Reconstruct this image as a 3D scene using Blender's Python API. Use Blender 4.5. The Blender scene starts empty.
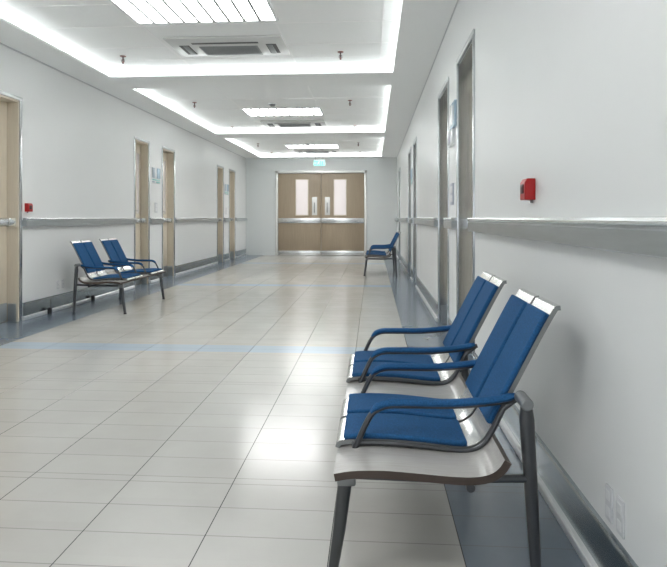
import bpy, bmesh, math, random
from mathutils import Vector, Matrix

random.seed(4)
sc = bpy.context.scene
COL = sc.collection

# ------------------------------------------------------------------ materials
def new_mat(name):
    m = bpy.data.materials.new(name)
    m.use_nodes = True
    nt = m.node_tree
    return m, nt, nt.nodes['Principled BSDF']

def mat(name, col, rough=0.5, metal=0.0, spec=0.5, noise=0.0, scale=30.0, bump=0.0, stretch=(1, 1, 1), coat=0.0):
    m, nt, b = new_mat(name)
    b.inputs['Roughness'].default_value = rough
    b.inputs['Metallic'].default_value = metal
    b.inputs['Specular IOR Level'].default_value = spec
    b.inputs['Coat Weight'].default_value = coat
    b.inputs['Coat Roughness'].default_value = 0.08
    tc = nt.nodes.new('ShaderNodeTexCoord')
    mp = nt.nodes.new('ShaderNodeMapping')
    mp.inputs['Scale'].default_value = stretch
    nz = nt.nodes.new('ShaderNodeTexNoise')
    nz.inputs['Scale'].default_value = scale
    nz.inputs['Detail'].default_value = 4
    nt.links.new(tc.outputs['Object'], mp.inputs['Vector'])
    nt.links.new(mp.outputs['Vector'], nz.inputs['Vector'])
    mx = nt.nodes.new('ShaderNodeMix')
    mx.data_type = 'RGBA'
    mx.inputs['A'].default_value = tuple(max(0, c * (1 - noise)) for c in col) + (1,)
    mx.inputs['B'].default_value = tuple(min(1, c * (1 + noise)) for c in col) + (1,)
    nt.links.new(nz.outputs['Fac'], mx.inputs['Factor'])
    nt.links.new(mx.outputs['Result'], b.inputs['Base Color'])
    if bump:
        bp = nt.nodes.new('ShaderNodeBump')
        bp.inputs['Strength'].default_value = bump
        bp.inputs['Distance'].default_value = 0.002
        nt.links.new(nz.outputs['Fac'], bp.inputs['Height'])
        nt.links.new(bp.outputs['Normal'], b.inputs['Normal'])
    return m

def emit(name, col, strength):
    m, nt, b = new_mat(name)
    b.inputs['Base Color'].default_value = tuple(c * 0.5 for c in col) + (1,)
    b.inputs['Emission Color'].default_value = tuple(col) + (1,)
    b.inputs['Emission Strength'].default_value = strength
    return m

M = {}
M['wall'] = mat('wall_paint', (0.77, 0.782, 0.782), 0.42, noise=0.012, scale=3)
M['wall_end'] = mat('wall_paint_dimmed', (0.66, 0.685, 0.685), 0.45, noise=0.012, scale=3)  # weaker light at the far end is put into this darker colour
M['ceil'] = mat('ceiling_paint', (0.95, 0.965, 0.96), 0.6, noise=0.01, scale=3)
M['ceil_line'] = mat('ceiling_grid', (0.99, 0.99, 0.99), 0.4)
M['steel'] = mat('brushed_steel', (0.50, 0.52, 0.53), 0.30, 1.0, noise=0.10, scale=8, stretch=(8, 0.4, 8))
M['steel_v'] = mat('brushed_steel_upright', (0.54, 0.56, 0.575), 0.2, 1.0, noise=0.2, scale=10, stretch=(8, 8, 0.25))
M['rail'] = mat('rail_steel', (0.52, 0.55, 0.565), 0.30, 1.0, noise=0.14, scale=6, stretch=(2, 0.5, 6))
M['skirt'] = mat('skirting_steel', (0.40, 0.445, 0.47), 0.24, 1.0, noise=0.12, scale=6, stretch=(2, 0.5, 6))
M['rail_lip'] = mat('rail_lip_aluminium', (0.78, 0.80, 0.81), 0.22, 1.0)
M['kerb'] = mat('kerb_aluminium', (0.80, 0.81, 0.82), 0.3, 0.4)
M['white_steel'] = mat('white_steel', (0.80, 0.80, 0.79), 0.25, 0.3)
M['shell'] = mat('polished_steel', (0.80, 0.80, 0.79), 0.22, 1.0, noise=0.05, scale=14)
M['tube'] = mat('dark_steel_tube', (0.09, 0.094, 0.10), 0.34, 0.8, noise=0.08, scale=20)
M['bracket'] = mat('cast_grey', (0.23, 0.24, 0.245), 0.38, 0.6)
M['black'] = mat('black_rubber', (0.02, 0.02, 0.022), 0.6)
M['fabric'] = mat('blue_fabric', (0.0145, 0.086, 0.222), 0.8, spec=0.25, noise=0.6, scale=190, bump=0.4)
M['lam'] = mat('grey_laminate', (0.44, 0.425, 0.41), 0.22, 0.0, noise=0.16, scale=9, stretch=(0.7, 12, 12), coat=0.5)
M['lam_edge'] = mat('walnut_edge', (0.055, 0.038, 0.030), 0.4, noise=0.3, scale=9, stretch=(1, 1, 30))
M['wood'] = mat('pale_oak', (0.71, 0.64, 0.525), 0.42, noise=0.12, scale=7, stretch=(9, 9, 0.5))
M['wood_jamb'] = mat('pale_oak_jamb', (0.62, 0.555, 0.455), 0.42, noise=0.10, scale=7, stretch=(9, 9, 0.5))
M['wood_dark'] = mat('brown_oak', (0.36, 0.29, 0.21), 0.42, noise=0.16, scale=6, stretch=(9, 9, 0.4))
M['grout_gap'] = mat('dark_seam', (0.08, 0.075, 0.07), 0.7)  # dark seams of the skirting
M['red'] = mat('red_plastic', (0.42, 0.010, 0.012), 0.35)
M['red_dark'] = mat('dark_red_plastic', (0.06, 0.006, 0.008), 0.4)
M['plate'] = mat('plate_grey', (0.60, 0.61, 0.63), 0.4)
M['plate_light'] = mat('plate_white', (0.72, 0.73, 0.74), 0.35)
M['lilac'] = mat('plate_lilac', (0.42, 0.44, 0.52), 0.35)
M['sign_blue'] = mat('sign_pale_blue', (0.42, 0.56, 0.68), 0.25)
M['sign_grey'] = mat('sign_grey_blue', (0.33, 0.39, 0.45), 0.3)
M['sign_teal'] = mat('sign_teal', (0.20, 0.48, 0.46), 0.3)
M['sign_white'] = mat('sign_white', (0.82, 0.84, 0.85), 0.25)
M['ac'] = mat('unit_white', (0.62, 0.63, 0.62), 0.4)
M['ac_grille'] = mat('unit_grille', (0.27, 0.29, 0.29), 0.5)
M['ac_dark'] = mat('unit_slot', (0.07, 0.075, 0.075), 0.5)
M['glass'] = mat('frosted_pane', (0.84, 0.78, 0.77), 0.12, coat=0.5)
M['light'] = emit('light_diffuser', (1.0, 0.995, 0.98), 10.0)
M['led'] = emit('led_tape', (0.98, 1.0, 1.0), 6.0)
M['slat'] = mat('louvre_slat', (0.30, 0.31, 0.31), 0.5)
M['exit'] = emit('exit_green', (0.16, 0.82, 0.60), 0.26)
M['exit_white'] = emit('exit_white', (0.6, 1.0, 0.9), 0.36)
M['pane_glow'] = emit('vision_pane', (1.0, 0.93, 0.92), 0.22)  # glow put into the end door panes, which are no lamps
M['sprink'] = mat('sprinkler_metal', (0.10, 0.06, 0.055), 0.4, 0.3)
M['rose'] = mat('sprinkler_rose', (0.20, 0.06, 0.05), 0.45)

def floor_material():
    m, nt, b = new_mat('polished_floor_tiles')
    N = nt.nodes.new
    L = nt.links.new
    tc = N('ShaderNodeTexCoord')
    sp = N('ShaderNodeSeparateXYZ')
    L(tc.outputs['Object'], sp.inputs[0])
    def ma(op, a, bb=None, c=None):
        n = N('ShaderNodeMath'); n.operation = op
        for i, v in enumerate((a, bb, c)):
            if v is None: continue
            if isinstance(v, (int, float)): n.inputs[i].default_value = v
            else: L(v, n.inputs[i])
        return n.outputs[0]
    X, Y = sp.outputs['X'], sp.outputs['Y']
    def line(coord, off, period, width):          # 1 on a line
        t = ma('FLOORED_MODULO', ma('SUBTRACT', coord, off - width / 2), period)
        return ma('LESS_THAN', t, width)
    long_l = line(X, 0.32, 0.4765, 0.0038)
    ph = ma('FLOORED_MODULO', ma('SUBTRACT', Y, 2.58 - 0.00225), 1.546)      # seven tile rows, then one narrow row
    strip = ma('LESS_THAN', ph, 0.0045)
    tr = ma('LESS_THAN', ma('FLOORED_MODULO', ma('SUBTRACT', ph, 0.056), 0.21286), 0.0045)
    soft = ma('MAXIMUM', tr, strip)
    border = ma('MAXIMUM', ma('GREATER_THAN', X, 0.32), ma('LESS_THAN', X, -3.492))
    band = ma('LESS_THAN', ma('FLOORED_MODULO', ma('SUBTRACT', Y, 5.12), 5.0), 0.27)
    inside = ma('SUBTRACT', 1.0, border)
    band = ma('MULTIPLY', band, inside)
    nz = N('ShaderNodeTexNoise'); nz.inputs['Scale'].default_value = 2.6; nz.inputs['Detail'].default_value = 7
    nz.inputs['Roughness'].default_value = 0.65
    L(tc.outputs['Object'], nz.inputs['Vector'])
    # tone of each single tile
    cx = ma('FLOOR', ma('DIVIDE', ma('SUBTRACT', X, 0.32), 0.4765))
    cy = ma('FLOOR', ma('DIVIDE', ma('SUBTRACT', Y, 2.64), 0.2133))
    cb = N('ShaderNodeCombineXYZ'); L(cx, cb.inputs[0]); L(cy, cb.inputs[1])
    wn = N('ShaderNodeTexWhiteNoise'); L(cb.outputs[0], wn.inputs['Vector'])
    def mix(fac, a, bb):
        n = N('ShaderNodeMix'); n.data_type = 'RGBA'
        if isinstance(fac, (int, float)): n.inputs['Factor'].default_value = fac
        else: L(fac, n.inputs['Factor'])
        for s, v in (('A', a), ('B', bb)):
            if isinstance(v, tuple): n.inputs[s].default_value = v + (1,)
            else: L(v, n.inputs[s])
        return n.outputs['Result']
    tile = mix(nz.outputs['Fac'], (0.45, 0.438, 0.41), (0.53, 0.518, 0.49))
    tile = mix(ma('MULTIPLY', wn.outputs['Value'], 0.12), tile, (0.39, 0.38, 0.36))
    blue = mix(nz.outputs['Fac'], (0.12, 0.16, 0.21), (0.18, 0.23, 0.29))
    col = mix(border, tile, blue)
    col = mix(band, col, (0.40, 0.475, 0.56))
    col = mix(ma('MULTIPLY', soft, 0.55), col, (0.10, 0.10, 0.10))
    col = mix(ma('MULTIPLY', long_l, 0.95), col, (0.05, 0.05, 0.055))
    L(col, b.inputs['Base Color'])
    r = ma('ADD', ma('MULTIPLY', nz.outputs['Fac'], 0.12), 0.145)
    anyl = ma('MAXIMUM', soft, long_l)
    L(r, b.inputs['Roughness'])
    L(ma('SUBTRACT', 0.5, ma('MULTIPLY', anyl, 0.42)), b.inputs['Specular IOR Level'])
    b.inputs['IOR'].default_value = 2.1
    n2 = N('ShaderNodeTexNoise'); n2.inputs['Scale'].default_value = 7; n2.inputs['Detail'].default_value = 6
    L(tc.outputs['Object'], n2.inputs['Vector'])
    bp = N('ShaderNodeBump'); bp.inputs['Strength'].default_value = 0.04; bp.inputs['Distance'].default_value = 0.0015
    L(n2.outputs['Fac'], bp.inputs['Height'])
    L(bp.outputs['Normal'], b.inputs['Normal'])
    return m
M['floor'] = floor_material()

# ------------------------------------------------------------------ mesh builder
class MB:
    def __init__(self, mirror=False):
        self.bm = bmesh.new(); self.mi = 0; self.mirror = mirror
    def face(self, vs):
        try:
            f = self.bm.faces.new(vs); f.material_index = self.mi; return f
        except ValueError:
            return None
    def box(self, x0, x1, y0, y1, z0, z1, bevel=0.0, seg=2):
        b2 = bmesh.new()
        v = [b2.verts.new((x, y, z)) for z in (z0, z1) for y in (y0, y1) for x in (x0, x1)]
        for q in ((0, 2, 3, 1), (4, 5, 7, 6), (0, 1, 5, 4), (2, 6, 7, 3), (0, 4, 6, 2), (1, 3, 7, 5)):
            b2.faces.new([v[i] for i in q])
        if bevel:
            bmesh.ops.bevel(b2, geom=list(b2.edges), offset=bevel, segments=seg, profile=0.5, affect='EDGES')
        self.merge(b2)
    def merge(self, b2):
        b2.verts.index_update()
        vs = [self.bm.verts.new(v.co) for v in b2.verts]
        for f in b2.faces:
            self.face([vs[v.index] for v in f.verts])
        b2.free()
    def prism(self, pts, y0, y1):                 # closed (x,z) outline swept along y
        a = [self.bm.verts.new((p[0], y0, p[1])) for p in pts]
        b = [self.bm.verts.new((p[0], y1, p[1])) for p in pts]
        n = len(pts)
        for i in range(n):
            self.face([a[i], a[(i + 1) % n], b[(i + 1) % n], b[i]])
        self.face(a[::-1]); self.face(b)
    def sheet(self, pts, t0, t1, y0, y1, edge_mat=None):    # a bent sheet following an (x,z) polyline; t0..t1 offsets along its left normal
        n = len(pts); nor = []
        for i in range(n):
            p = Vector(pts[max(0, i - 1)]); q = Vector(pts[min(n - 1, i + 1)])
            d = (q - p).normalized(); nor.append(Vector((-d.y, d.x)))
        R = []
        for y in (y0, y1):
            for t in (t0, t1):
                R.append([self.bm.verts.new((pts[i][0] + nor[i].x * t, y, pts[i][1] + nor[i].y * t)) for i in range(n)])
        lo0, hi0, lo1, hi1 = R
        m0 = self.mi; e = m0 if edge_mat is None else edge_mat
        for i in range(n - 1):
            self.face([hi0[i], hi0[i + 1], hi1[i + 1], hi1[i]])
            self.face([lo0[i], lo1[i], lo1[i + 1], lo0[i + 1]])
            self.mi = e
            self.face([lo0[i], lo0[i + 1], hi0[i + 1], hi0[i]])
            self.face([lo1[i], hi1[i], hi1[i + 1], lo1[i + 1]])
            self.mi = m0
        self.mi = e
        self.face([lo0[0], hi0[0], hi1[0], lo1[0]])
        self.face([lo0[-1], lo1[-1], hi1[-1], hi0[-1]])
        self.mi = m0
    def tube(self, pts, ra, rb=None, side=(0, 1, 0), seg=14):   # ra along 'side', rb across; numbers or per-point lists
        pts = [Vector(p) for p in pts]; n = len(pts); side = Vector(side)
        rb = ra if rb is None else rb
        ra = ra if isinstance(ra, (list, tuple)) else [ra] * n
        rb = rb if isinstance(rb, (list, tuple)) else [rb] * n
        rings = []
        for i, p in enumerate(pts):
            d = (pts[min(n - 1, i + 1)] - pts[max(0, i - 1)]).normalized()
            s = (side - d * side.dot(d)).normalized(); u = d.cross(s)
            rings.append([self.bm.verts.new(p + s * ra[i] * math.cos(2 * math.pi * k / seg) + u * rb[i] * math.sin(2 * math.pi * k / seg)) for k in range(seg)])
        for a, b in zip(rings, rings[1:]):
            for k in range(seg):
                self.face([a[k], a[(k + 1) % seg], b[(k + 1) % seg], b[k]])
        self.face(rings[0][::-1]); self.face(rings[-1])
    def cyl(self, p, q, r, seg=16, r2=None):
        d = Vector(q) - Vector(p)
        s = (1, 0, 0) if abs(d.normalized().x) < 0.9 else (0, 1, 0)
        self.tube([p, q], [r, r if r2 is None else r2], side=s, seg=seg)
    def build(self, name, mats, parent=None, bevel=0.0, smooth=True):
        bm = self.bm
        if self.mirror:
            for v in bm.verts: v.co.x = -v.co.x
        bmesh.ops.recalc_face_normals(bm, faces=list(bm.faces))
        me = bpy.data.meshes.new(name); bm.to_mesh(me); bm.free()
        for m in (mats if isinstance(mats, (list, tuple)) else [mats]):
            me.materials.append(m)
        if smooth:
            for p in me.polygons: p.use_smooth = True
            me.set_sharp_from_angle(angle=math.radians(34))
        o = bpy.data.objects.new(name, me); COL.objects.link(o)
        if parent is not None: o.parent = parent
        if bevel:
            md = o.modifiers.new('bevel', 'BEVEL'); md.width = bevel; md.segments = 3
            md.limit_method = 'ANGLE'; md.angle_limit = math.radians(50)
        return o

def empty(name, loc):
    o = bpy.data.objects.new(name, None); COL.objects.link(o); o.location = loc
    o.empty_display_size = 0.1
    return o
def tag(o, label, cat, group=None, kind=None):
    o['label'] = label; o['category'] = cat
    if group: o['group'] = group
    if kind: o['kind'] = kind
    return o
def copy_tree(o, parent=None):
    c = o.copy(); COL.objects.link(c)
    if parent is not None: c.parent = parent
    for ch in list(o.children): copy_tree(ch, c)
    return c
def smooth_path(pts, n=6):                       # Catmull-Rom through points
    P = [Vector(p) for p in pts]; out = []
    for i in range(len(P) - 1):
        a = P[i - 1] if i else P[i] * 2 - P[i + 1]
        b, c = P[i], P[i + 1]
        d = P[i + 2] if i + 2 < len(P) else c * 2 - b
        for k in range(n):
            t = k / n
            out.append(0.5 * ((2 * b) + (c - a) * t + (2 * a - 5 * b + 4 * c - d) * t * t + (3 * b - a - 3 * c + d) * t ** 3))
    out.append(P[-1]); return [tuple(p) for p in out]

# ------------------------------------------------------------------ room dimensions
XL, XR = -4.10, 0.755
YB, YE = -3.0, 18.5
ZS, ZU = 3.13, 3.25
TRAY_X = (-3.60, 0.265)
TRAYS = [(-2.35, 2.35), (3.05, 7.75), (8.45, 13.13), (13.85, 18.28)]
DOORS_L = [(5.72, 6.48), (9.74, 10.36), (11.06, 11.72), (15.05, 15.65), (16.32, 17.0)]
DOORS_R = [(4.40, 5.20), (5.86, 6.70), (10.10, 10.88), (11.52, 12.40), (16.1, 17.0)]
DOOR_H = 2.57
DX0, DX1, DZ = -3.14, -0.19, 2.72               # double door at the end

f = MB(); f.box(XL - 0.2, XR + 0.2, YB - 0.2, YE + 0.3, -0.1, 0.0)
tag(f.build('floor', M['floor'], smooth=False), 'polished pale tile floor with thin dark joints and blue border', 'floor', kind='structure')

def side_wall(name, x_in, x_out, doors, label):
    w = MB(); a, b = min(x_in, x_out), max(x_in, x_out); y = YB
    for d0, d1 in doors:
        w.box(a, b, y, d0, 0, ZU); w.box(a, b, d0, d1, DOOR_H, ZU); y = d1
    w.box(a, b, y, YE + 0.2, 0, ZU)
    w.box(*sorted((x_out - 0.001 * (1 if x_out > 0 else -1), x_out + (0.05 if x_out > 0 else -0.05))), YB, YE, 0, ZU)
    return tag(w.build(name, M['wall'], smooth=False), label, 'wall', kind='structure')
side_wall('wall_left', XL, XL - 0.2, DOORS_L, 'long white left corridor wall with wooden doors')
side_wall('wall_right', XR, XR + 0.2, DOORS_R, 'white right corridor wall behind the near blue seats')
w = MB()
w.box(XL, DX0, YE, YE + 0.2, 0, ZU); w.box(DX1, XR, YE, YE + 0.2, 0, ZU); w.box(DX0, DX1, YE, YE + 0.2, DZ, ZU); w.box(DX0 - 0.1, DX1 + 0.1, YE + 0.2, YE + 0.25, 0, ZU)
tag(w.build('wall_end', M['wall_end'], smooth=False), 'end wall darkened for its weaker light, around the brown double doors', 'wall', kind='structure')
WX0, WX1, WZ0, WZ1 = -3.75, 0.40, 0.15, 2.15
w = MB()
w.box(XL, WX0, YB - 0.2, YB, 0, ZU); w.box(WX1, XR, YB - 0.2, YB, 0, ZU)
w.box(WX0, WX1, YB - 0.2, YB, 0, WZ0); w.box(WX0, WX1, YB - 0.2, YB, WZ1, ZU)
tag(w.build('wall_back', M['wall'], smooth=False), 'white wall with a wide window closing the near corridor end', 'wall', kind='structure')
wn = empty('window_1', ((WX0 + WX1) / 2, YB - 0.1, WZ0)); tag(wn, 'wide daylight window at the near corridor end', 'window', kind='structure')
hw = (WX1 - WX0) / 2; hh = WZ1 - WZ0; q = MB()
for a in (-hw + 0.03, -hw / 2, 0, hw / 2, hw - 0.03): q.box(a - 0.03, a + 0.03, -0.04, 0.04, 0, hh)
q.box(-hw, hw, -0.04, 0.04, 0, 0.06); q.box(-hw, hw, -0.04, 0.04, hh - 0.06, hh)
q.build('window_frame', M['white_steel'], wn, smooth=False)
gm, gnt, gb = new_mat('clear_pane')
tr_ = gnt.nodes.new('ShaderNodeBsdfTransparent'); mx_ = gnt.nodes.new('ShaderNodeMixShader'); mx_.inputs[0].default_value = 0.08
gb.inputs['Roughness'].default_value = 0.03
gnt.links.new(tr_.outputs[0], mx_.inputs[1]); gnt.links.new(gb.outputs[0], mx_.inputs[2])
gnt.links.new(mx_.outputs[0], gnt.nodes['Material Output'].inputs['Surface'])
q = MB(); q.box(-hw + 0.05, hw - 0.05, -0.006, 0.006, 0.05, hh - 0.05); q.build('pane', gm, wn, smooth=False)

# ceiling: raised panels, dropped border with open light coves
c = MB()
c.box(XL - 0.2, XR + 0.2, YB - 0.2, YE + 0.2, ZU, ZU + 0.08)
ceil = tag(c.build('ceiling', M['ceil'], smooth=False), 'white ceiling with raised trays and glowing cove edges', 'ceiling', kind='structure')
s = MB(); T = 0.018; CV = 0.27
s.box(XL, TRAY_X[0], YB, YE, ZS, ZS + T); s.box(XL, TRAY_X[0] - CV, YB, YE, ZS + T, ZU)
s.box(TRAY_X[1], XR, YB, YE, ZS, ZS + T); s.box(TRAY_X[1] + CV, XR, YB, YE, ZS + T, ZU)
ys = [YB] + [v for t in TRAYS for v in t] + [YE]
for k in range(0, len(ys), 2):
    a, b = ys[k], ys[k + 1]
    s.box(TRAY_X[0], TRAY_X[1], a, b, ZS, ZS + T)
    ra, rb = a + (CV if k else 0), b - (CV if k + 2 < len(ys) else 0)
    if k + 2 >= len(ys): ra, rb = b - 0.02, b
    s.box(TRAY_X[0] - CV, TRAY_X[1] + CV, ra, rb, ZS + T, ZU)
s.build('soffit', M['ceil'], ceil, smooth=False)
g = MB()                                        # panel joints of the raised ceiling
for x in (-3.62, -2.46, -1.02, 0.10):
    g.box(x - 0.009, x + 0.009, YB, YE, ZU - 0.003, ZU)
y = 0.45
for t0, t1 in TRAYS:
    for q in (0.5, 1.43, 2.36, 3.0, 3.75, 4.3):
        if t0 + q < t1: g.box(TRAY_X[0] - 0.25, TRAY_X[1] + 0.25, t0 + q - 0.009, t0 + q + 0.009, ZU - 0.003, ZU)
g.build('panel_joint', M['ceil_line'], ceil, smooth=False)
for t0, t1 in TRAYS:                            # light tape lying in each cove
    e = MB(); off = CV - 0.006; z0, z1 = ZS + T + 0.004, ZS + T + 0.040
    for x in (TRAY_X[0] - off, TRAY_X[1] + off):
        e.box(x - 0.005, x + 0.005, t0 - off + 0.02, t1 + off - 0.02 if t1 < 18 else t1 + 0.14, z0, z1)
    for yy in (t0 - off, t1 + off):
        if yy < YE - 0.03:
            e.box(TRAY_X[0] - off + 0.02, TRAY_X[1] + off - 0.02, yy - 0.005, yy + 0.005, z0, z1)
    if t1 > 18: e.box(TRAY_X[0], TRAY_X[1], YE - 0.034, YE - 0.022, z0, z1)
    e.build('led_strip', M['led'], ceil, smooth=False)
t = MB(); t.box(XL, XL + 0.012, YB, YE, ZS - 0.014, ZS)  # grey strip drawn in place of the shade along the left ceiling joint
tag(t.build('trim_1', M['plate'], smooth=False), 'thin grey strip standing in for the shadow line where the left wall meets the ceiling', 'trim', kind='structure')
t = MB(); t.box(XR - 0.010, XR, YB, YE, ZS - 0.010, ZS)
tag(t.build('trim_2', M['plate'], smooth=False), 'thin grey line where the right wall meets the ceiling', 'trim', kind='structure')

# ------------------------------------------------------------------ skirting and handrails
def gaps(doors, pad, y0=YB, y1=YE):
    out = []; y = y0
    for a, b in doors:
        out.append((y, a - pad)); y = b + pad
    out.append((y, y1)); return out
def profile_side(side, pts):                     # pts: distance from wall, height
    return [((XR - d) if side == 'right' else (XL + d), z) for d, z in pts]
BB = [(0, 0.045), (0.010, 0.045), (0.010, 0.165), (0.016, 0.172), (0.018, 0.19), (0.012, 0.203), (0, 0.206)]
KERB = [(0, 0.0), (0.026, 0.0), (0.030, 0.006), (0.030, 0.036), (0.025, 0.043), (0.010, 0.046), (0, 0.046)]
HR = [(0, 1.105), (0.045, 1.100), (0.056, 1.106), (0.056, 1.168), (0.047, 1.172), (0.047, 1.178), (0, 1.178)]
LIP = [(0, 1.178), (0.050, 1.178), (0.060, 1.184), (0.063, 1.192), (0.058, 1.201), (0.048, 1.204), (0, 1.204)]
for side, doors in (('left', DOORS_L), ('right', DOORS_R)):
    b = MB(); k = MB()
    for a, e in gaps(doors, 0.055):
        b.prism(profile_side(side, BB), a, e); k.prism(profile_side(side, KERB), a, e)
    bb = tag(b.build('baseboard_' + side, M['skirt']), 'grey metal skirting with pale kerb along the %s wall' % side, 'baseboard', kind='structure')
    k.build('kerb', M['kerb'], bb)
    if side == 'left':
        for yy in (7.02, 8.15):
            q = MB(); q.box(XL + 0.03, XL + 0.075, yy - 0.018, yy + 0.018, 0.0, 0.078, 0.006)
            q.build('rubber_foot', M['black'], bb)
        for yy in (7.12, 12.6):
            q = MB(); q.box(XL + 0.01, XL + 0.013, yy - 0.004, yy + 0.004, 0.05, 0.165)
            q.build('joint', M['grout_gap'], bb)
    h = MB(); l = MB()
    for a, e in gaps(doors, 0.05):
        h.prism(profile_side(side, HR), a, e); l.prism(profile_side(side, LIP), a, e)
    hr = tag(h.build('trim_%d' % (3 if side == 'left' else 4), M['rail']), 'brushed steel handrail along the %s wall' % side, 'handrail', kind='structure')
    l.build('rail_lip', M['rail_lip'], hr)

# ------------------------------------------------------------------ side doors
def side_door(n, side, d0, d1, label):
    sg = 1 if side == 'left' else -1             # sg: direction from the wall into the corridor
    X0 = XL if side == 'left' else XR
    root = empty('door_%d' % n, (X0, (d0 + d1) / 2, 0)); tag(root, label, 'door', kind='structure')
    yc = (d0 + d1) / 2; W = (d1 - d0) / 2
    def bx(mb, da, db, y0, y1, z0, z1, bev=0.0):   # da..db: distance out of the wall
        x0, x1 = sorted((sg * da, sg * db)); mb.box(x0, x1, y0, y1, z0, z1, bev)
    dep = 0.13; steel = M['steel_v']
    fr = MB(); jt = 0.03
    for s in (-1, 1):
        y0, y1 = sorted((s * W, s * (W - jt))); bx(fr, -dep - 0.05, 0.0, y0, y1, 0, DOOR_H - jt)
    bx(fr, -dep - 0.05, 0.0, -W, W, DOOR_H - jt, DOOR_H)
    fr.build('frame', M['wood_jamb'] if side == 'left' else steel, root, smooth=False)
    ar = MB(); aw = 0.035
    for s in (-1, 1):
        y0, y1 = sorted((s * (W - 0.012), s * (W + aw))); bx(ar, -0.02, 0.014, y0, y1, 0.0, DOOR_H + 0.02, 0.005)
    ar.build('corner_guard', steel, root)
    hd = MB(); bx(hd, 0.0005, 0.016, -W - aw - 0.004, W + aw + 0.004, DOOR_H - 0.008, DOOR_H + 0.035, 0.005)
    hd.build('head_trim', M['steel'], root)
    lf = MB(); bx(lf, -dep - 0.045, -dep, -W + jt + 0.003, W - jt - 0.003, 0.006, DOOR_H - jt - 0.003, 0.003)
    leaf = lf.build('leaf', M['wood'], root)
    pn = MB(); bx(pn, -dep, -dep + 0.004, 0.06, 0.19, 1.28, 2.36, 0.0015); pn.build('vision_pane', M['glass'], root)
    fm = MB()
    for (a, b_, z0, z1) in ((0.044, 0.06, 1.264, 2.376), (0.19, 0.206, 1.264, 2.376), (0.06, 0.19, 1.264, 1.28), (0.06, 0.19, 2.36, 2.376)):
        bx(fm, -dep, -dep + 0.008, a, b_, z0, z1)
    fm.build('pane_frame', M['wood_jamb'], root)
    kp = MB(); bx(kp, -dep, -dep + 0.004, -W + jt + 0.01, W - jt - 0.01, 0.012, 0.22, 0.0015); kp.build('kick_plate', M['steel'], root)
    jk = MB()
    for s in (-1, 1):
        y0, y1 = sorted((s * (W - jt), s * (W - jt - 0.003))); bx(jk, -dep + 0.006, -0.021, y0, y1, 0.0, 0.21)
    jk.build('jamb_plate', M['steel'], root, smooth=False)
    br = MB(); bx(br, -dep, -dep + 0.03, -W + jt + 0.01, W - jt - 0.01, 1.105, 1.20, 0.008)
    for s in ((-1, 1) if side == 'left' else ()):
        y0, y1 = sorted((s * (W - jt), s * (W - jt - 0.012))); bx(br, -dep + 0.03, -0.021, y0, y1, 1.105, 1.20, 0.004)
    br.build('push_bar', M['rail_lip'], root)
    ha = MB(); hy = -0.13
    bx(ha, -dep, -dep + 0.008, hy - 0.022, hy + 0.022, 1.25, 1.40, 0.003)
    ha.cyl((sg * (-dep + 0.004), hy, 1.33), (sg * (-dep + 0.06), hy, 1.33), 0.010)
    ha.tube([(sg * (-dep + 0.058), hy - 0.012, 1.33), (sg * (-dep + 0.06), hy + 0.05, 1.33), (sg * (-dep + 0.056), hy + 0.115, 1.328)], 0.009, side=(0, 0, 1))
    ha.build('handle', M['rail_lip'], root)
    return root
LAB_L = ['pale oak door cut by the left photo edge, beside the left red call point',
         'pale oak door just behind the blue seats on the left wall',
         'pale oak door after the room sign, second past the left seats',
         'pale oak door far down the left wall, nearer of the far pair',
         'pale oak door nearest the end wall on the left']
LAB_R = ['tall steel framed doorway closest behind the near blue seats',
         'steel framed doorway just beyond the right room sign, second along the right wall',
         'narrow steel doorway third along the right wall',
         'narrow steel doorway fourth along the right wall, before the far seats',
         'farthest steel doorway on the right wall by the end corner']
for i, (a, b) in enumerate(DOORS_L): side_door(i + 1, 'left', a, b, LAB_L[i])
for i, (a, b) in enumerate(DOORS_R): side_door(i + 6, 'right', a, b, LAB_R[i])

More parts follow.
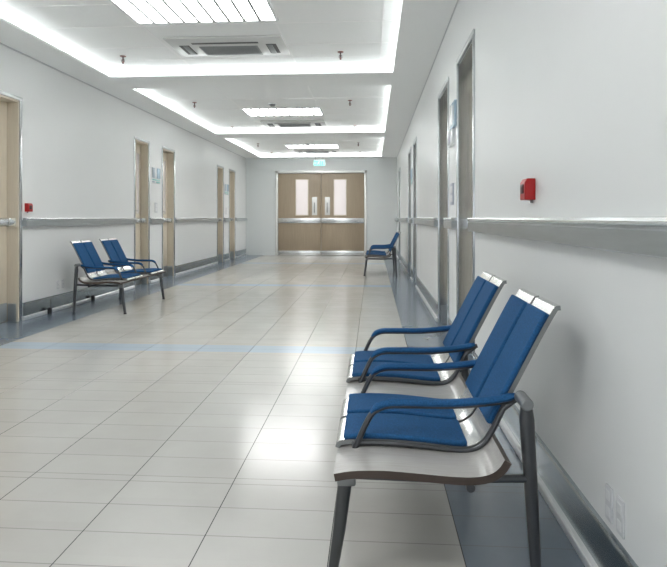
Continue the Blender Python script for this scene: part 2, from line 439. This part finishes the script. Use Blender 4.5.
# ------------------------------------------------------------------ double door at the end
dd = empty('door_11', ((DX0 + DX1) / 2, YE, 0)); tag(dd, 'brown oak double doors with steel bars at the corridor end', 'door', kind='structure')
HW = (DX1 - DX0) / 2; FW = 0.085
fr = MB()
for s_ in (-1, 1):
    a, b = sorted((s_ * HW, s_ * (HW - FW))); fr.box(a, b, -0.03, 0.15, 0, DZ, 0.008)
fr.box(-HW, HW, -0.03, 0.15, DZ - FW, DZ, 0.008)
fr.build('frame', M['white_steel'], dd)
for s_ in (-1, 1):
    def bx(mb, u0, u1, y0, y1, z0, z1, bev=0.0):  # u measured from the middle seam outwards
        a, b = sorted((s_ * u0, s_ * u1)); mb.box(a, b, y0, y1, z0, z1, bev)
    UW = HW - FW - 0.006
    lf = MB(); bx(lf, 0.006, UW, 0.05, 0.10, 0.008, DZ - FW - 0.006, 0.003); leaf = lf.build('leaf', M['wood_dark'], dd)
    q = MB(); bx(q, 0.43, 0.80, 0.040, 0.052, 1.30, 2.42, 0.002); q.build('vision_pane', M['pane_glow'], leaf)
    q = MB()
    for (u0, u1, z0, z1) in ((0.405, 0.43, 1.275, 2.445), (0.80, 0.825, 1.275, 2.445), (0.43, 0.80, 1.275, 1.30), (0.43, 0.80, 2.42, 2.445)):
        bx(q, u0, u1, 0.036, 0.052, z0, z1)
    q.build('pane_frame', M['wood_jamb'], leaf, smooth=False)
    q = MB(); bx(q, 0.125, 0.29, 0.042, 0.052, 1.29, 1.87, 0.003); q.build('handle_plate', M['white_steel'], leaf)
    q = MB(); x = s_ * 0.205
    q.tube(smooth_path([(x, 0.045, 1.38), (x, -0.005, 1.40), (x, -0.015, 1.45), (x, -0.015, 1.62), (x, -0.005, 1.67), (x, 0.045, 1.69)]), 0.014, side=(1, 0, 0))
    q.build('handle', M['bracket'], leaf)
    q = MB(); bx(q, 0.008, UW - 0.004, 0.012, 0.051, 1.03, 1.20, 0.012); q.build('push_bar', M['rail_lip'], leaf)
    q = MB(); bx(q, 0.008, UW - 0.004, 0.046, 0.051, 0.012, 0.15, 0.002); q.build('kick_plate', M['rail_lip'], leaf)

# ------------------------------------------------------------------ ceiling lights, cassettes, sprinklers, detectors
def make_light():
    r = empty('ceiling_light', (0, 0, ZU)); W, D = 0.745, 0.39
    q = MB()
    for (a, b, c_, d) in ((-W, W, -D, -D + 0.03), (-W, W, D - 0.03, D), (-W, -W + 0.03, -D + 0.03, D - 0.03), (W - 0.03, W, -D + 0.03, D - 0.03)):
        q.box(a, b, c_, d, -0.022, 0, 0.003)
    q.build('frame', M['plate_light'], r)
    q = MB(); q.box(-W + 0.03, W - 0.03, -D + 0.03, D - 0.03, -0.008, -0.001); q.build('diffuser', M['light'], r, smooth=False)
    for k in range(1, 9):
        x = -W + 0.03 + (2 * W - 0.06) * k / 9
        q = MB(); q.box(x - 0.014, x + 0.014, -D + 0.03, D - 0.03, -0.026, -0.008); q.build('slat', M['slat'], r, smooth=False)
    return r
L0 = make_light(); LX = -1.715
LAB = ['large louvred light panel nearest the camera at the top photo edge', 'louvred light panel in the second ceiling tray',
       'small looking light panel in the farthest ceiling tray',
       'louvred light panel overhead beside the near corridor window']
for i, yy in enumerate((5.54, 11.05, 16.45, 0.14)):
    o = L0 if i == 0 else copy_tree(L0)
    o.location = (LX, yy, ZU); tag(o, LAB[i], 'ceiling light', 'ceiling light panels')

def make_ac():
    r = empty('ceiling_cassette', (0, 0, ZU)); W, D = 0.675, 0.36
    q = MB(); q.box(-W, W, -D, D, -0.028, 0, 0.012); q.build('panel', M['ac'], r)
    q = MB(); q.box(-0.35, 0.35, -0.06, D - 0.05, -0.036, -0.027, 0.004); gr = q.build('grille', M['ac_grille'], r)
    q = MB()
    for k in range(9):
        y0 = -0.045 + k * 0.036; q.box(-0.33, 0.33, y0, y0 + 0.006, -0.039, -0.034)
    q.build('louvre', M['bracket'], gr, smooth=False)
    q = MB(); q.box(-0.40, 0.38, -0.20, -0.15, -0.031, -0.026); q.build('slot', M['ac_dark'], r, smooth=False)
    for s_ in (-1, 1):
        q = MB(); a, b = sorted((s_ * 0.455, s_ * 0.575)); q.box(a, b, -0.11, 0.25, -0.031, -0.026); v = q.build('vent', M['ac_dark'], r, smooth=False)
        q = MB(); a, b = sorted((s_ * 0.47, s_ * 0.53)); q.box(a, b, -0.10, 0.24, -0.040, -0.030, 0.003); q.build('flap', M['ac_grille'], v)
    return r
A0 = make_ac()
LAB = ['air conditioning cassette with grey grille behind the nearest light panel', 'air conditioning cassette in the second ceiling tray',
       'air conditioning cassette above the exit sign']
for i, yy in enumerate((6.78, 12.45, 17.62)):
    o = A0 if i == 0 else copy_tree(A0)
    o.location = (-1.70, yy, ZU); tag(o, LAB[i], 'air conditioner', 'ceiling air conditioning cassettes')

def make_sprinkler():
    r = empty('sprinkler', (0, 0, ZU))
    q = MB(); q.cyl((0, 0, -0.006), (0, 0, 0), 0.034, 18, 0.04); q.build('escutcheon', M['rose'], r)
    q = MB(); q.cyl((0, 0, -0.07), (0, 0, -0.004), 0.009)
    q.tube([(-0.016, 0, -0.045), (-0.018, 0, -0.07), (0, 0, -0.088)], 0.003); q.tube([(0.016, 0, -0.045), (0.018, 0, -0.07), (0, 0, -0.088)], 0.003)
    q.box(-0.018, 0.018, -0.004, 0.004, -0.047, -0.043); q.build('stem', M['sprink'], r)
    q = MB(); q.cyl((0, 0, -0.082), (0, 0, -0.05), 0.006); q.build('bulb', M['red'], r)
    q = MB(); q.cyl((0, 0, -0.094), (0, 0, -0.088), 0.011); q.build('deflector', M['sprink'], r)
    return r
S0 = make_sprinkler(); first = True
tn = ['first ceiling tray', 'second ceiling tray', 'third ceiling tray']
for ti, rows in enumerate(((7.15,), (10.1, 12.85), (15.8, 17.95))):
    for ri, yy in enumerate(rows):
        for xx, sd in ((-3.16, 'left'), (-0.40, 'right')):
            o = S0 if first else copy_tree(S0); first = False
            o.location = (xx, yy, ZU)
            where = '' if len(rows) == 1 else (', near pair' if ri == 0 else ', far pair')
            tag(o, 'small pendent sprinkler at the %s side of the %s%s' % (sd, tn[ti], where), 'sprinkler', 'ceiling sprinklers')
for i, (yy, wh) in enumerate(((10.3, 'second'), (15.9, 'third'))):
    r = empty('smoke_detector', (-1.80, yy, ZU)); tag(r, 'round smoke detector in the %s ceiling tray before its light panel' % wh, 'smoke detector', 'ceiling smoke detectors')
    q = MB(); q.cyl((0, 0, -0.02), (0, 0, 0), 0.075, 24, 0.08); q.build('base', M['plate'], r)
    q = MB(); q.cyl((0, 0, -0.045), (0, 0, -0.02), 0.045, 24, 0.062); q.build('sensor', M['bracket'], r)

# exit sign hanging under the last tray
ex = empty('exit_sign', (-1.60, 17.25, 2.84)); tag(ex, 'small glowing green exit sign hanging before the double doors', 'exit sign')
q = MB(); q.box(-0.175, 0.175, -0.012, 0.012, -0.09, 0.09, 0.004); q.build('housing', M['plate_light'], ex)
q = MB(); q.box(-0.165, 0.165, -0.0155, -0.0115, -0.08, 0.08); q.build('panel', M['exit'], ex, smooth=False)
for x in (-0.11, 0.11):
    q = MB(); q.cyl((x, 0, 0.088), (x, 0, ZU - 2.84), 0.005, 8); q.build('hanger', M['bracket'], ex)
q = MB(); yy0, yy1 = -0.0185, -0.0150
def bar(a, b, t):
    a = Vector(a); b = Vector(b); d = (b - a).normalized(); n = Vector((-d.y, d.x)) * t
    q.prism([tuple(a + n), tuple(b + n), tuple(b - n), tuple(a - n)], yy0, yy1)
q.prism([(-0.005 + 0.013 * math.cos(k * math.pi / 6), 0.052 + 0.013 * math.sin(k * math.pi / 6)) for k in range(12)], yy0, yy1)
bar((-0.012, 0.036), (-0.028, -0.006), 0.011); bar((-0.012, 0.034), (0.022, 0.016), 0.006); bar((-0.016, 0.034), (-0.05, 0.02), 0.006)
bar((-0.028, -0.004), (0.006, -0.03), 0.008); bar((0.006, -0.03), (0.0, -0.064), 0.007); bar((-0.03, -0.004), (-0.06, -0.05), 0.008)
bar((0.06, 0.06), (0.06, -0.064), 0.006); bar((0.06, 0.06), (0.13, 0.06), 0.006); bar((0.13, 0.06), (0.13, -0.064), 0.006)
bar((-0.14, 0.0), (-0.08, 0.0), 0.006); bar((-0.14, 0.0), (-0.12, 0.02), 0.006); bar((-0.14, 0.0), (-0.12, -0.02), 0.006)
q.build('pictogram', M['exit_white'], ex, smooth=False)

# ------------------------------------------------------------------ wall fittings
def wall_thing(name, side, y, z, label, cat, group=None):
    o = empty(name, (XL if side == 'left' else XR, y, z)); return tag(o, label, cat, group)
def fbox(side, d0, d1, y0, y1, z0, z1, bev=0.0, mb=None):
    q = mb or MB(); s_ = 1 if side == 'left' else -1; a, b = sorted((s_ * d0, s_ * d1)); q.box(a, b, y0, y1, z0, z1, bev); return q
for side, y, z, lab in (('right', 2.80, 1.335, 'red fire call point on the right wall above the handrail'),
                        ('left', 6.62, 1.325, 'red fire call point on the left wall beside the nearest oak door')):
    r = wall_thing('fire_call_point', side, y, z, lab, 'fire alarm', 'red fire call points')
    q = MB(); s_ = 1 if side == 'left' else -1
    q.prism([(s_ * 0, -0.05), (s_ * 0.046, -0.05), (s_ * 0.05, -0.046), (s_ * 0.05, 0.032), (s_ * 0.038, 0.05), (s_ * 0, 0.05)], -0.044, 0.044)
    q.build('housing', M['red'], r, bevel=0.003)
    fbox(side, 0.048, 0.053, -0.026, 0.026, -0.020, 0.024, 0.001).build('press_window', M['red_dark'], r)
    fbox(side, 0.0, 0.012, 0.0, 0.010, -0.064, -0.048).build('key_slot', M['bracket'], r)

def sockets(side, y, z, lab):
    r = wall_thing('wall_socket', side, y, z, lab, 'socket', 'low wall sockets')
    fbox(side, 0, 0.007, -0.025, 0.025, -0.055, 0.055, 0.002).build('plate', M['plate'], r)
    for zz in (-0.026, 0.026):
        fbox(side, 0.006, 0.0085, -0.014, 0.014, zz - 0.015, zz + 0.015).build('outlet', M['plate_light'], r, smooth=False)
sockets('right', 1.905, 0.290, 'grey socket plate low on the right wall, further of two')
sockets('right', 1.820, 0.290, 'grey socket plate low on the right wall, nearer of two')
sockets('left', 7.30, 0.33, 'faint socket plate low on left wall, nearer of two')
sockets('left', 7.42, 0.33, 'faint socket plate low on left wall, further of two')

def plate(side, y, z0, z1, w_, m, lab):
    r = wall_thing('switch_plate', side, y, z0, lab, 'switch', 'switch plates under room signs')
    fbox(side, 0, 0.010, -w_ / 2, w_ / 2, 0, z1 - z0, 0.003).build('cover', m, r)
    h = z1 - z0; q = MB()
    for k in range(2): fbox(side, 0.009, 0.013, -w_ * 0.32, w_ * 0.32, h * (0.14 + 0.4 * k), h * (0.46 + 0.4 * k), 0.001, q)
    q.build('rocker', M['plate_light'], r)
plate('right', 5.58, 1.325, 1.53, 0.20, M['lilac'], 'lilac grey switch plate between the two nearest right doorways')
plate('left', 10.72, 1.30, 1.49, 0.13, M['plate'], 'grey switch plate under the nearer left room sign')
plate('left', 16.0, 1.30, 1.49, 0.13, M['plate'], 'tiny grey switch plate under the farther left room sign')

def room_sign(side, y, z, lab, flip=1):
    r = wall_thing('room_sign', side, y, z, lab, 'sign', 'room signs between doors')
    a = MB(); fbox(side, 0.0, 0.012, -0.20, 0.20, -0.14, 0.16, 0.002, a); a.build('board', M['sign_white'], r)
    fbox(side, 0.012, 0.022, -0.19, -0.06, -0.04, 0.15, 0.002).build('field', M['sign_grey'], r)
    fbox(side, 0.012, 0.026, 0.04, 0.19, -0.04, 0.15, 0.002).build('field', M['sign_blue'], r)
    fbox(side, 0.012, 0.020, -0.19, 0.19, -0.085, -0.062, 0.001).build('stripe', M['sign_teal'], r)
    fbox(side, 0.012, 0.020, -0.19, -0.08, -0.128, -0.10, 0.001).build('text_line', M['sign_grey'], r)
    fbox(side, 0.012, 0.020, 0.02, 0.19, -0.128, -0.10, 0.001).build('text_line', M['sign_teal'], r)
room_sign('left', 10.70, 1.99, 'pale room sign with blue fields between the doors behind the left seats')
room_sign('left', 15.98, 1.99, 'small room sign between the two farthest left doors')
# the near right sign: two glassy plates, the lower one set further along
r = wall_thing('room_sign', 'right', 5.50, 1.88, 'glassy blue room sign between the two nearest right doorways', 'sign', 'room signs between doors')
fbox('right', 0, 0.03, -0.26, 0.05, 0.15, 0.38, 0.006).build('upper_plate', M['sign_blue'], r)
fbox('right', 0.03, 0.034, -0.24, -0.16, 0.20, 0.34, 0.001).build('symbol', M['sign_grey'], r)
fbox('right', 0.03, 0.034, -0.12, 0.02, 0.18, 0.36, 0.001).build('symbol', M['sign_white'], r)
fbox('right', 0, 0.03, -0.10, 0.20, 0.0, 0.145, 0.006).build('lower_plate', M['sign_white'], r)
fbox('right', 0.03, 0.034, 0.0, 0.17, 0.03, 0.12, 0.001).build('symbol', M['lilac'], r)
fbox('right', 0, 0.02, 0.08, 0.20, 0.16, 0.30, 0.003).build('side_plate', M['plate'], r)
room_sign('right', 11.2, 1.99, 'tiny room sign between the third and fourth right doorways')

# ------------------------------------------------------------------ waiting benches
def seg_between(lo, hi):                        # stretch of the shell between two arc lengths (fractions)
    acc = [0]
    for a, b in zip(SHELL, SHELL[1:]): acc.append(acc[-1] + math.dist(a, b))
    T_ = acc[-1]; out = []; n = 18
    for k in range(n + 1):
        s_ = T_ * (lo + (hi - lo) * k / n)
        i = max(j for j in range(len(acc)) if acc[j] <= s_ + 1e-9); i = min(i, len(SHELL) - 2)
        u = (s_ - acc[i]) / (acc[i + 1] - acc[i]); a, b = SHELL[i], SHELL[i + 1]
        out.append((a[0] + (b[0] - a[0]) * u, a[1] + (b[1] - a[1]) * u))
    return out
def smooth2(pts, n=5): return [(p[0], p[1]) for p in smooth_path([(a, b, 0) for a, b in pts], n)]
SHELL = smooth2([(-0.004, 0.402), (0.001, 0.416), (0.022, 0.424), (0.10, 0.430), (0.22, 0.428), (0.33, 0.419), (0.41, 0.412), (0.455, 0.416), (0.494, 0.440),
                 (0.524, 0.486), (0.559, 0.557), (0.624, 0.684), (0.690, 0.812), (0.728, 0.880), (0.738, 0.893), (0.752, 0.895)])
PLATE = smooth2([(0.0, 0.392), (0.06, 0.402), (0.16, 0.406), (0.28, 0.400), (0.38, 0.394), (0.45, 0.394), (0.50, 0.404), (0.53, 0.424), (0.548, 0.450)])
SHELL = [(x, z + 0.006) for x, z in SHELL]; PLATE = [(x * 0.955, z + 0.012) for x, z in PLATE]
PW = 0.2245
def make_bench(mirror):
    r = empty('waiting_bench', (0, 0, 0))
    def mb(): return MB(mirror)
    q = mb(); q.sheet(PLATE, -0.024, 0.0, 0.0, 1.57, edge_mat=1)
    q.build('bench_plate', [M['lam'], M['lam_edge']], r)
    for y0 in (0.20, 0.99):
        for k in range(2):
            a = y0 + k * (PW + 0.026); b = a + PW
            q = mb(); q.sheet(SHELL, -0.012, 0.004, a, b, edge_mat=1); sh = q.build('seat_shell', [M['shell'], M['bracket']], r, bevel=0.0015)
            q = mb(); q.sheet(seg_between(0.036, 0.44), 0.004, 0.021, a + 0.001, b - 0.001); q.build('seat_pad', M['fabric'], sh, bevel=0.007)
            q = mb(); q.sheet(seg_between(0.55, 0.955), 0.004, 0.022, a + 0.001, b - 0.001); q.build('back_pad', M['fabric'], sh, bevel=0.007)
        q = mb(); q.sheet(seg_between(0.06, 0.95), -0.010, -0.002, y0 + PW - 0.004, y0 + PW + 0.030); q.build('joining_strip', M['black'], r)
        for ya in (y0 - 0.009, y0 + 2 * PW + 0.028):
            # armrest loop of flattened tube with a blue pad on top
            path = smooth_path([(0.056, ya, 0.400), (0.078, ya, 0.450), (0.106, ya, 0.510), (0.130, ya, 0.540), (0.172, ya, 0.558), (0.24, ya, 0.561), (0.40, ya, 0.563), (0.55, ya, 0.580), (0.613, ya, 0.597)], 5)
            q = mb(); q.tube(path, 0.014, 0.010); arm = q.build('armrest', M['tube'], r)
            top = [(p[0], ya, p[2] + 0.010) for p in path if 0.112 < p[0] < 0.612]; n = len(top)
            tp = [min(1.0, 0.35 + 0.16 * k, 0.5 + 0.25 * (n - 1 - k)) for k in range(n)]
            q = mb(); q.tube(top, [0.020 * (0.6 + 0.4 * t) for t in tp], [0.0125 * t for t in tp]); q.build('arm_pad', M['fabric'], arm)
            fp = [(p[0] + 0.003, ya, p[1] - 0.007) for p in SHELL if p[0] > 0.045 and p[1] < 0.575] + [(0.605, ya, 0.590)]
            q = mb(); q.tube(fp, 0.006, 0.008, seg=10); q.build('side_frame', M['tube'], r)
    for yl in (0.105, 1.44):
        q = mb(); q.tube([(0.034, yl, 0.385), (0.032, yl, 0.350), (0.012, yl, 0.18), (-0.014, yl, 0.012)], [0.020, 0.020, 0.017, 0.013], [0.024, 0.024, 0.021, 0.016])
        lg = q.build('leg', M['tube'], r)
        q = mb(); q.box(0.004, 0.066, yl - 0.022, yl + 0.022, 0.325, 0.372, 0.008); q.build('bracket', M['bracket'], lg)
        q = mb(); q.cyl((-0.014, yl, 0.0), (-0.014, yl, 0.014), 0.019); q.build('glide', M['black'], lg)
        q = mb(); q.tube([(0.614, yl, 0.60), (0.616, yl, 0.55), (0.632, yl, 0.28), (0.648, yl, 0.012)], [0.018, 0.019, 0.018, 0.014], [0.018, 0.024, 0.021, 0.016])
        lg = q.build('leg', M['tube'], r)
        q = mb(); q.cyl((0.648, yl, 0.0), (0.648, yl, 0.014), 0.019); q.build('glide', M['black'], lg)
        ye = yl + 0.075 if yl < 0.5 else yl + 0.095
        q = mb(); q.tube([(0.613, yl - 0.024, 0.604), (0.613, ye, 0.604)], 0.0205, side=(1, 0, 0), seg=20); q.build('pivot', M['bracket'], r, bevel=0.006)
        q = mb(); q.tube([(0.035, yl, 0.357), (0.36, yl, 0.352), (0.624, yl, 0.362)], 0.014, 0.013); q.build('crossbar', M['tube'], r)
    q = mb(); q.cyl((0.43, 0.055, 0.347), (0.43, 1.52, 0.347), 0.014); q.build('rail', M['tube'], r)
    return r
B0 = make_bench(False); B0.location = (-0.122, 1.80, 0)
tag(B0, 'large near two-seat blue waiting bench against the right wall', 'bench', 'blue waiting benches')
B1 = copy_tree(B0); B1.location = (-0.165, 11.93, 0)
tag(B1, 'distant blue waiting bench seen side-on beside the double doors', 'bench', 'blue waiting benches')
B2 = make_bench(True); B2.location = (-3.105, 6.95, 0)
tag(B2, 'two-seat blue waiting bench against the left wall', 'bench', 'blue waiting benches')

# ------------------------------------------------------------------ world, camera, view
wd = bpy.data.worlds.new('world'); sc.world = wd; wd.use_nodes = True
wd.node_tree.nodes['Background'].inputs[0].default_value = (0.94, 0.97, 1.0, 1)
wd.node_tree.nodes['Background'].inputs[1].default_value = 0.9
cd = bpy.data.cameras.new('camera'); cam = bpy.data.objects.new('camera', cd); COL.objects.link(cam)
cam.location = (0, 0, 1.2); cam.rotation_euler = (math.radians(90), 0, math.atan(39.5 / 580))
cd.sensor_fit = 'HORIZONTAL'; cd.sensor_width = 36; cd.lens = 580 / 667 * 36
cd.shift_y = (218 - 283.5) / 667
cd.clip_start = 0.02; cd.clip_end = 100
sc.camera = cam
sc.view_settings.view_transform = 'Standard'; sc.view_settings.look = 'None'
sc.view_settings.gamma = 1; sc.view_settings.use_curve_mapping = False
sc.view_settings.exposure = 1.12
sc.cycles.use_denoising = True
sc.cycles.blur_glossy = 1.0
sc.cycles.max_bounces = 14; sc.cycles.diffuse_bounces = 8; sc.cycles.glossy_bounces = 6
